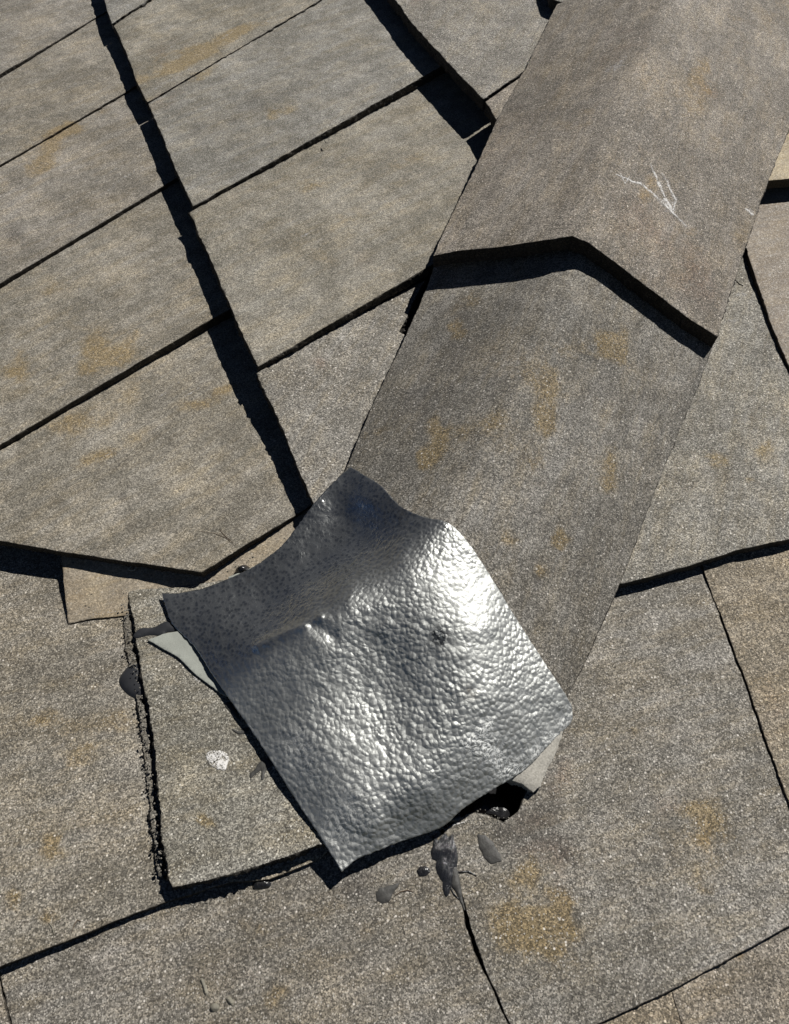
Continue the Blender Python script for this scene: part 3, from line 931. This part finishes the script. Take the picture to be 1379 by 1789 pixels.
lump('sealant_dab', [(657, 1562), (664, 1552), (680, 1548), (697, 1543), (694, 1550), (686, 1560), (680, 1574), (668, 1578), (659, 1573)], pC, M_TARDULL,
     'tear shaped dried grey dab of sealant left of the glossy smear', 'sealant', G_TAR, dome=(.0014, .003), thick=.0012, smooth=False, jag=1.0)
lump('sealant_dab', [(729, 1521), (735, 1514), (745, 1515), (750, 1523), (744, 1529), (733, 1530)], pC, M_TAR,
     'smallest glossy speck of black sealant left of the largest smear', 'sealant', G_TAR, dome=(.0015, .003, .003), cell=.002, smooth=False, jag=2)
pHole = plane((820, 1420, -6), (905, 1420, -14), (870, 1370, -30))
lump('sealant_dab', [(822, 1418), (840, 1392), (862, 1392), (880, 1402), (897, 1412), (890, 1424), (878, 1430), (866, 1424), (845, 1420)], pHole, M_TAR,
     'glossy black sealant squeezed into the dark hole at the broken corner', 'sealant', G_TAR, dome=(.008, .006, .006), thick=.01)
lump('sealant_dab', [(438, 1352), (447, 1344), (452, 1335), (462, 1328), (475, 1326), (476, 1336), (464, 1346), (460, 1361), (457, 1360), (457, 1345), (446, 1352), (438, 1359)], pA, M_TARDULL,
     'forked thin smear of grey sealant by the lower left side of the metal patch', 'sealant', G_TAR, dome=(.001, .002), thick=.0012, cell=.0025)
lump('sealant_dab', [(406, 1274), (418, 1278), (432, 1272), (430, 1280), (416, 1281)], pA, M_TARDULL,
     'short curved flick of grey sealant beside the left side of the metal patch', 'sealant', G_TAR, dome=(.001, .002), thick=.0012, cell=.0025)
lump('sealant_dab', [(394, 1232), (402, 1228), (416, 1248), (414, 1254), (402, 1243)], pA, M_TARDULL,
     'brown grey smudge of sealant just below the pale board', 'sealant', G_TAR, dome=(.001, .002), thick=.0012, cell=.0025)
lump('sealant_dab', [(442, 1546), (448, 1536), (462, 1534), (473, 1540), (470, 1550), (456, 1553), (444, 1553)], pC, M_TAR,
     'rough black lump of sealant under the lower edge of the raised tile', 'sealant', G_TAR, dome=(.007, .004, .004), cell=.0025)
pTop = plane((400, 1000, 2), (440, 990, 2), (420, 980, 0))
lump('sealant_dab', [(412, 998), (416, 991), (426, 987), (434, 990), (438, 997), (430, 1003), (418, 1004)], pTop, M_TAR,
     'black lump of sealant at the upper edge of the metal patch beside the valley', 'sealant', G_TAR, dome=(.009, .004, .004), cell=.0025)
lump('sealant_dab', [(940, 1306), (950, 1285), (968, 1270), (978, 1278), (979, 1291), (970, 1303), (956, 1309)], plane((940, 1300, 14), (980, 1290, 14), (960, 1270, 14)), M_TARSM,
     'rounded black bulb of sealant peeping out under the right corner of the metal patch', 'sealant', G_TAR, dome=(.007, .006), thick=.012)
lump('sealant_dab', [(742, 1440), (760, 1432), (796, 1420), (808, 1430), (800, 1440), (782, 1442), (772, 1452), (756, 1456)], plane((740, 1440, 6), (810, 1430, 6), (770, 1460, 6)), M_TAR,
     'crumbly black sealant wedged under the lower edge of the metal patch', 'sealant', G_TAR, dome=(.008, .004, .006), thick=.01)

# pale board and mortar that show from under the sheet
ob = lump('board_offcut', [(259, 1118), (285, 1108), (314, 1103), (345, 1120), (420, 1225), (385, 1210), (345, 1180), (312, 1148)], pA, M_SHIM,
          'thin pale grey board offcut sticking out under the left side of the metal patch', 'board', dome=None, thick=.003, smooth=False, cell=.006, jag=1.0, lift=.0035)
ob = lump('board_offcut', [(400, 1008), (415, 1002), (436, 994), (452, 985), (455, 1000), (430, 1015), (400, 1018)], plane((400, 1010, 6), (450, 985, 8), (440, 1010, 8)), M_SHIM,
          'narrow pale strip of board peeping out at the upper left edge of the metal patch', 'board', dome=None, thick=.002, smooth=False, cell=.006, jag=1.2)
ob = lump('mortar_chunk', [(870, 1345), (889, 1361), (912, 1368), (922, 1376), (932, 1384), (944, 1372), (956, 1340), (976, 1300), (990, 1262), (960, 1240)],
          plane((890, 1362, 24), (935, 1384, 18), (975, 1290, 22)), M_MORTAR, 'pale mortar chunk under the right corner of the metal patch, beside the black hole', 'mortar',
          dome=(.002, .004), thick=.016, smooth=False, cell=.005, jag=1.4, rough=.002)

lump('mortar_crumb', [(361, 1318), (372, 1312), (388, 1313), (399, 1322), (396, 1337), (392, 1345), (380, 1343), (366, 1334)], pA, M_CHALK,
     'round white spot of dried mortar on the raised tile left of the metal patch', 'mortar', dome=(.0006, .002), thick=.0012, cell=.003)

# small things lying on the tiles
for pts, sf, lab in (([(368, 1760), (374, 1754), (382, 1757), (380, 1764), (370, 1767)], pC, 'small angular brown pebble near the bottom edge'),
                     ([(396, 1744), (400, 1742), (407, 1750), (406, 1756), (399, 1751)], pC, 'small dark sliver of stone right of the brown pebble'),
                     ([(351, 1712), (354, 1711), (360, 1724), (363, 1736), (358, 1736), (354, 1722)], pC, 'dark thin flake lying above the brown pebble')):
    lump('stone_chip', pts, sf, M_STONE, lab, 'stone', 'chips of stone near the bottom edge', dome=(.003, .0015), cell=.002, thick=.001)


def strand(pts, surf, r, mat, label, cat, lift=.0004, group=None, name='dry_stalk'):
    pl = []
    for i in range(len(pts) - 1):
        for t in np.linspace(0, 1, 4, endpoint=False):
            pl.append((pts[i][0] + (pts[i + 1][0] - pts[i][0]) * t, pts[i][1] + (pts[i + 1][1] - pts[i][1]) * t))
    pl.append(pts[-1])
    P = [onto(x, y, surf) + Vector((0, 0, lift + .0004 * math.sin(i * .9) ** 2)) for i, (x, y) in enumerate(pl)]
    return tag(tube_mesh(name, P, r, mat), label, cat, group)


s1e = TILES['L1e'][1]
GS = 'dry stalks and hairs lying on the tiles'
strand([(348, 928), (375, 932), (395, 940), (412, 954)], s1e, .00035, M_TWIG, 'dry straw lying near the mitred end of the left tile', 'stalk', group=GS)
strand([(384, 925), (392, 935), (408, 948)], s1e, .00035, M_TWIG, 'shorter dry straw crossing near the mitred tile end', 'stalk', group=GS)
strand([(222, 798), (235, 786), (251, 766)], s1e, .00035, M_STONE, 'thin dark splinter in the middle of the lowest left tile', 'stalk', group=GS)
strand([(126, 1630), (130, 1616), (136, 1607), (142, 1610)], pB, .0006, M_TWIG, 'curled brown hair by the long lower left tile edge', 'stalk', group=GS)
strand([(86, 1612), (92, 1620), (95, 1632)], pB, .0006, M_STONE, 'short dark hair left of the curled brown one', 'stalk', group=GS)
strand([(223, 992), (228, 998), (236, 998), (240, 990), (232, 989), (226, 996)], pS, .0012, M_SHIM, 'little curl of pale lint in the valley shadow', 'lint', group=None, lift=.003, name='lint_curl')
strand([(790, 1518), (803, 1524), (818, 1522), (833, 1530)], pD, .0012, M_TAR, 'thin black string of sealant pulled to the right from the large smear', 'sealant', group=G_TAR, name='sealant_string')
strand([(786, 1546), (792, 1560), (803, 1572)], pC, .0009, M_TAR, 'thin black string of sealant looping below the large smear', 'sealant', group=G_TAR, name='sealant_string')
strand([(690, 1565), (700, 1558), (712, 1555), (722, 1558)], pC, .0007, M_TWIG, 'fine curved hair beside the tear shaped dab', 'stalk', group=GS)
strand([(1282, 486), (1288, 492), (1293, 497), (1299, 499)], pR, .0013, M_STONE, 'small dark crumb string right of the upper cap', 'stalk', group=GS)
strand([(568, 245), (570, 250)], TILES['L2b'][1], .002, M_STONE, 'tiny dark twig end on the second course tile', 'stalk', group=GS)

# rubble and grit caught along the broken edge and in the joints: nobody could count it


def grit(name, line, surf, n, spread, r0, r1, mat, lift=0.0):
    bmg = bmesh.new()
    org = onto(*line[0], surf)
    for _ in range(n):
        k = random.randrange(len(line) - 1)
        t = random.random()
        x = line[k][0] + (line[k + 1][0] - line[k][0]) * t + random.gauss(0, spread)
        y = line[k][1] + (line[k + 1][1] - line[k][1]) * t + random.gauss(0, spread)
        p = onto(x, y, surf) - org + Vector((0, 0, lift * random.random()))
        r = random.uniform(r0, r1) * (1 if random.random() < .85 else 1.6)
        M = Matrix.Translation(p) @ Matrix.Rotation(random.uniform(0, 6.28), 4, (random.random(), random.random(), 1)) @ Matrix.Diagonal((r, r * random.uniform(.6, 1), r * random.uniform(.5, .9), 1))
        bmesh.ops.create_icosphere(bmg, subdivisions=1, radius=1, matrix=M)
    me_ = bpy.data.meshes.new(name)
    bmg.to_mesh(me_)
    bmg.free()
    me_.materials.append(mat)
    g_ = bpy.data.objects.new(name, me_)
    g_.location = org
    COL.objects.link(g_)
    g_['kind'] = 'stuff'
    return g_


M_GRIT = simple_mat('grit', (.16, .15, .13), .9, 0, 0, .001, .3, .6, 260)
grit('rubble', [(222, 1060), (232, 1130), (246, 1200), (258, 1290), (268, 1380), (280, 1470), (290, 1530)], pB, 260, 3.4, .0006, .0019, M_GRIT, .014)
grit('grit', [(745, 1450), (780, 1440), (815, 1430), (850, 1432), (900, 1440)], pD, 160, 7, .0005, .0012, M_GRIT)
grit('grit', [(0, 1712), (150, 1650), (300, 1590), (440, 1550)], pC, 110, 4, .0005, .0011, M_GRIT)
grit('grit', [(230, 1000), (360, 1010), (480, 960)], pS, 90, 5, .0005, .0012, M_GRIT)

# ------------------------------------------------------------------ chalky scratches: parts of the tiles they mark


def scratch(key, pts, w, mat=M_CHALK):
    ob, surf = TILES[key]
    px = []
    for i in range(len(pts) - 1):
        a, b = pts[i], pts[i + 1]
        k = max(2, int(math.hypot(b[0] - a[0], b[1] - a[1]) / 4))
        for j in range(k):
            px.append((a[0] + (b[0] - a[0]) * j / k, a[1] + (b[1] - a[1]) * j / k))
    px.append(pts[-1])
    L, R_ = [], []
    n = len(px)
    for i, (x, y) in enumerate(px):
        a, b = px[max(0, i - 1)], px[min(n - 1, i + 1)]
        dx, dy = b[0] - a[0], b[1] - a[1]
        l = math.hypot(dx, dy) or 1
        ww = w * .5 * (.3 + .7 * math.sin(math.pi * (i + .5) / n)) * random.uniform(.6, 1.4)
        jx = random.uniform(-.5, .5)
        L.append((x - dy / l * ww + jx, y + dx / l * ww))
        R_.append((x + dy / l * ww + jx, y - dx / l * ww))
    V = [onto(x, y, surf) + Vector((0, 0, .0004)) for x, y in L] + [onto(x, y, surf) + Vector((0, 0, .0004)) for x, y in R_]
    o = V[0].copy()
    me = bpy.data.meshes.new('scratch')
    me.from_pydata([v - o for v in V], [], [(i, i + 1, n + i + 1, n + i) for i in range(n - 1)])
    me.materials.append(mat)
    s = bpy.data.objects.new('scratch', me)
    s.location = o
    COL.objects.link(s)
    bpy.context.view_layer.update()
    s.parent = ob
    s.matrix_parent_inverse = ob.matrix_world.inverted()
    return s


for pts, w in (([(1075, 304), (1090, 310), (1104, 317), (1120, 321), (1140, 338), (1160, 356), (1180, 376), (1200, 396)], 3),
               ([(1084, 303), (1092, 320), (1100, 308)], 2),
               ([(1136, 286), (1146, 308), (1156, 332), (1166, 352), (1176, 370)], 3.5),
               ([(1156, 302), (1166, 318), (1172, 332), (1181, 350), (1176, 368)], 3),
               ([(1160, 346), (1170, 362), (1176, 371)], 9), ([(1302, 364), (1317, 376)], 3.5)):
    scratch('cap1', pts, w)
    scratch('cap1', pts, w * 2.6, M_CHALK_THIN)
scratch('cap1', [(1094, 98), (1088, 110), (1074, 118), (1058, 126)], 10, M_CHALK_THIN)
scratch('R1', [(1277, 521), (1290, 515), (1305, 514)], 5, M_CHALK_THIN)
scratch('R1', [(1262, 566), (1276, 561), (1291, 560)], 7, M_CHALK_THIN)
for pts, w in (([(190, 304), (200, 296), (214, 290)], 4), ([(196, 326), (220, 308), (252, 291)], 4), ([(232, 280), (248, 270)], 4)):
    scratch('L1c', pts, w, M_CHALK_THIN)
scratch('L1b', [(176, 172), (196, 160)], 3, M_CHALK_THIN)
for pts, w in (([(236, 86), (250, 74), (264, 66)], 4), ([(280, 54), (300, 46), (316, 40)], 3)):
    scratch('L2a', pts, w, M_CHALK_THIN)
scratch('L2a', [(250, 168), (280, 150), (320, 128), (336, 118)], 5, M_CHALK_THIN)
for pts, w in (([(280, 236), (296, 222), (318, 216)], 4), ([(414, 286), (426, 276), (434, 268)], 3)):
    scratch('L2b', pts, w, M_CHALK_THIN)
scratch('L2c', [(662, 358), (672, 352), (682, 350)], 5, M_CHALK_THIN)
scratch('C', [(780, 1448), (795, 1440), (812, 1436)], 3, M_CHALK)
random.seed(21)
for key, cx_, cy_ in (('L1b', 90, 170), ('L1c', 110, 330), ('L1d', 150, 520), ('L1d', 80, 620), ('L1e', 200, 760), ('L1e', 330, 700), ('L2a', 330, 80), ('L2a', 420, 40), ('L2b', 420, 220), ('L2c', 520, 420)):
    for _ in range(3):
        x0, y0 = cx_ + random.gauss(0, 40), cy_ + random.gauss(0, 20)
        ln = random.uniform(10, 40)
        scratch(key, [(x0, y0), (x0 + ln * .5, y0 - ln * .27 + random.uniform(-2, 2)), (x0 + ln, y0 - ln * .56)], random.uniform(1.5, 3.5), M_CHALK_THIN)
scratch('S', [(150, 1076), (175, 1072), (205, 1068)], 4, M_CHALK_THIN)
scratch('S', [(112, 1008), (124, 1006)], 3, M_CHALK_THIN)
scratch('A', [(340, 1182), (346, 1192), (352, 1186)], 4, M_CHALK_THIN)
scratch('C', [(-1, 1740), (6, 1765), (10, 1789)], 4, M_CHALK) if False else None

# ------------------------------------------------------------------ the roof stands at its pitch, a storey above the garden
bpy.context.view_layer.update()
for o in list(SC.objects):
    if o.parent is None and o.type == 'MESH':
        o.matrix_world = Q @ o.matrix_world
M_LAWN = simple_mat('garden_ground', (.055, .062, .035), .95, 0, 3, .02, .2, .4, .8)
bm = bmesh.new()
bmesh.ops.create_grid(bm, x_segments=30, y_segments=30, size=120)
for v in bm.verts:
    v.co.z = -4.5 + noise.noise(v.co * .03) * .8
me = bpy.data.meshes.new('ground')
bm.to_mesh(me)
bm.free()
me.materials.append(M_LAWN)
ground = bpy.data.objects.new('ground', me)
ground['kind'] = 'structure'
COL.objects.link(ground)
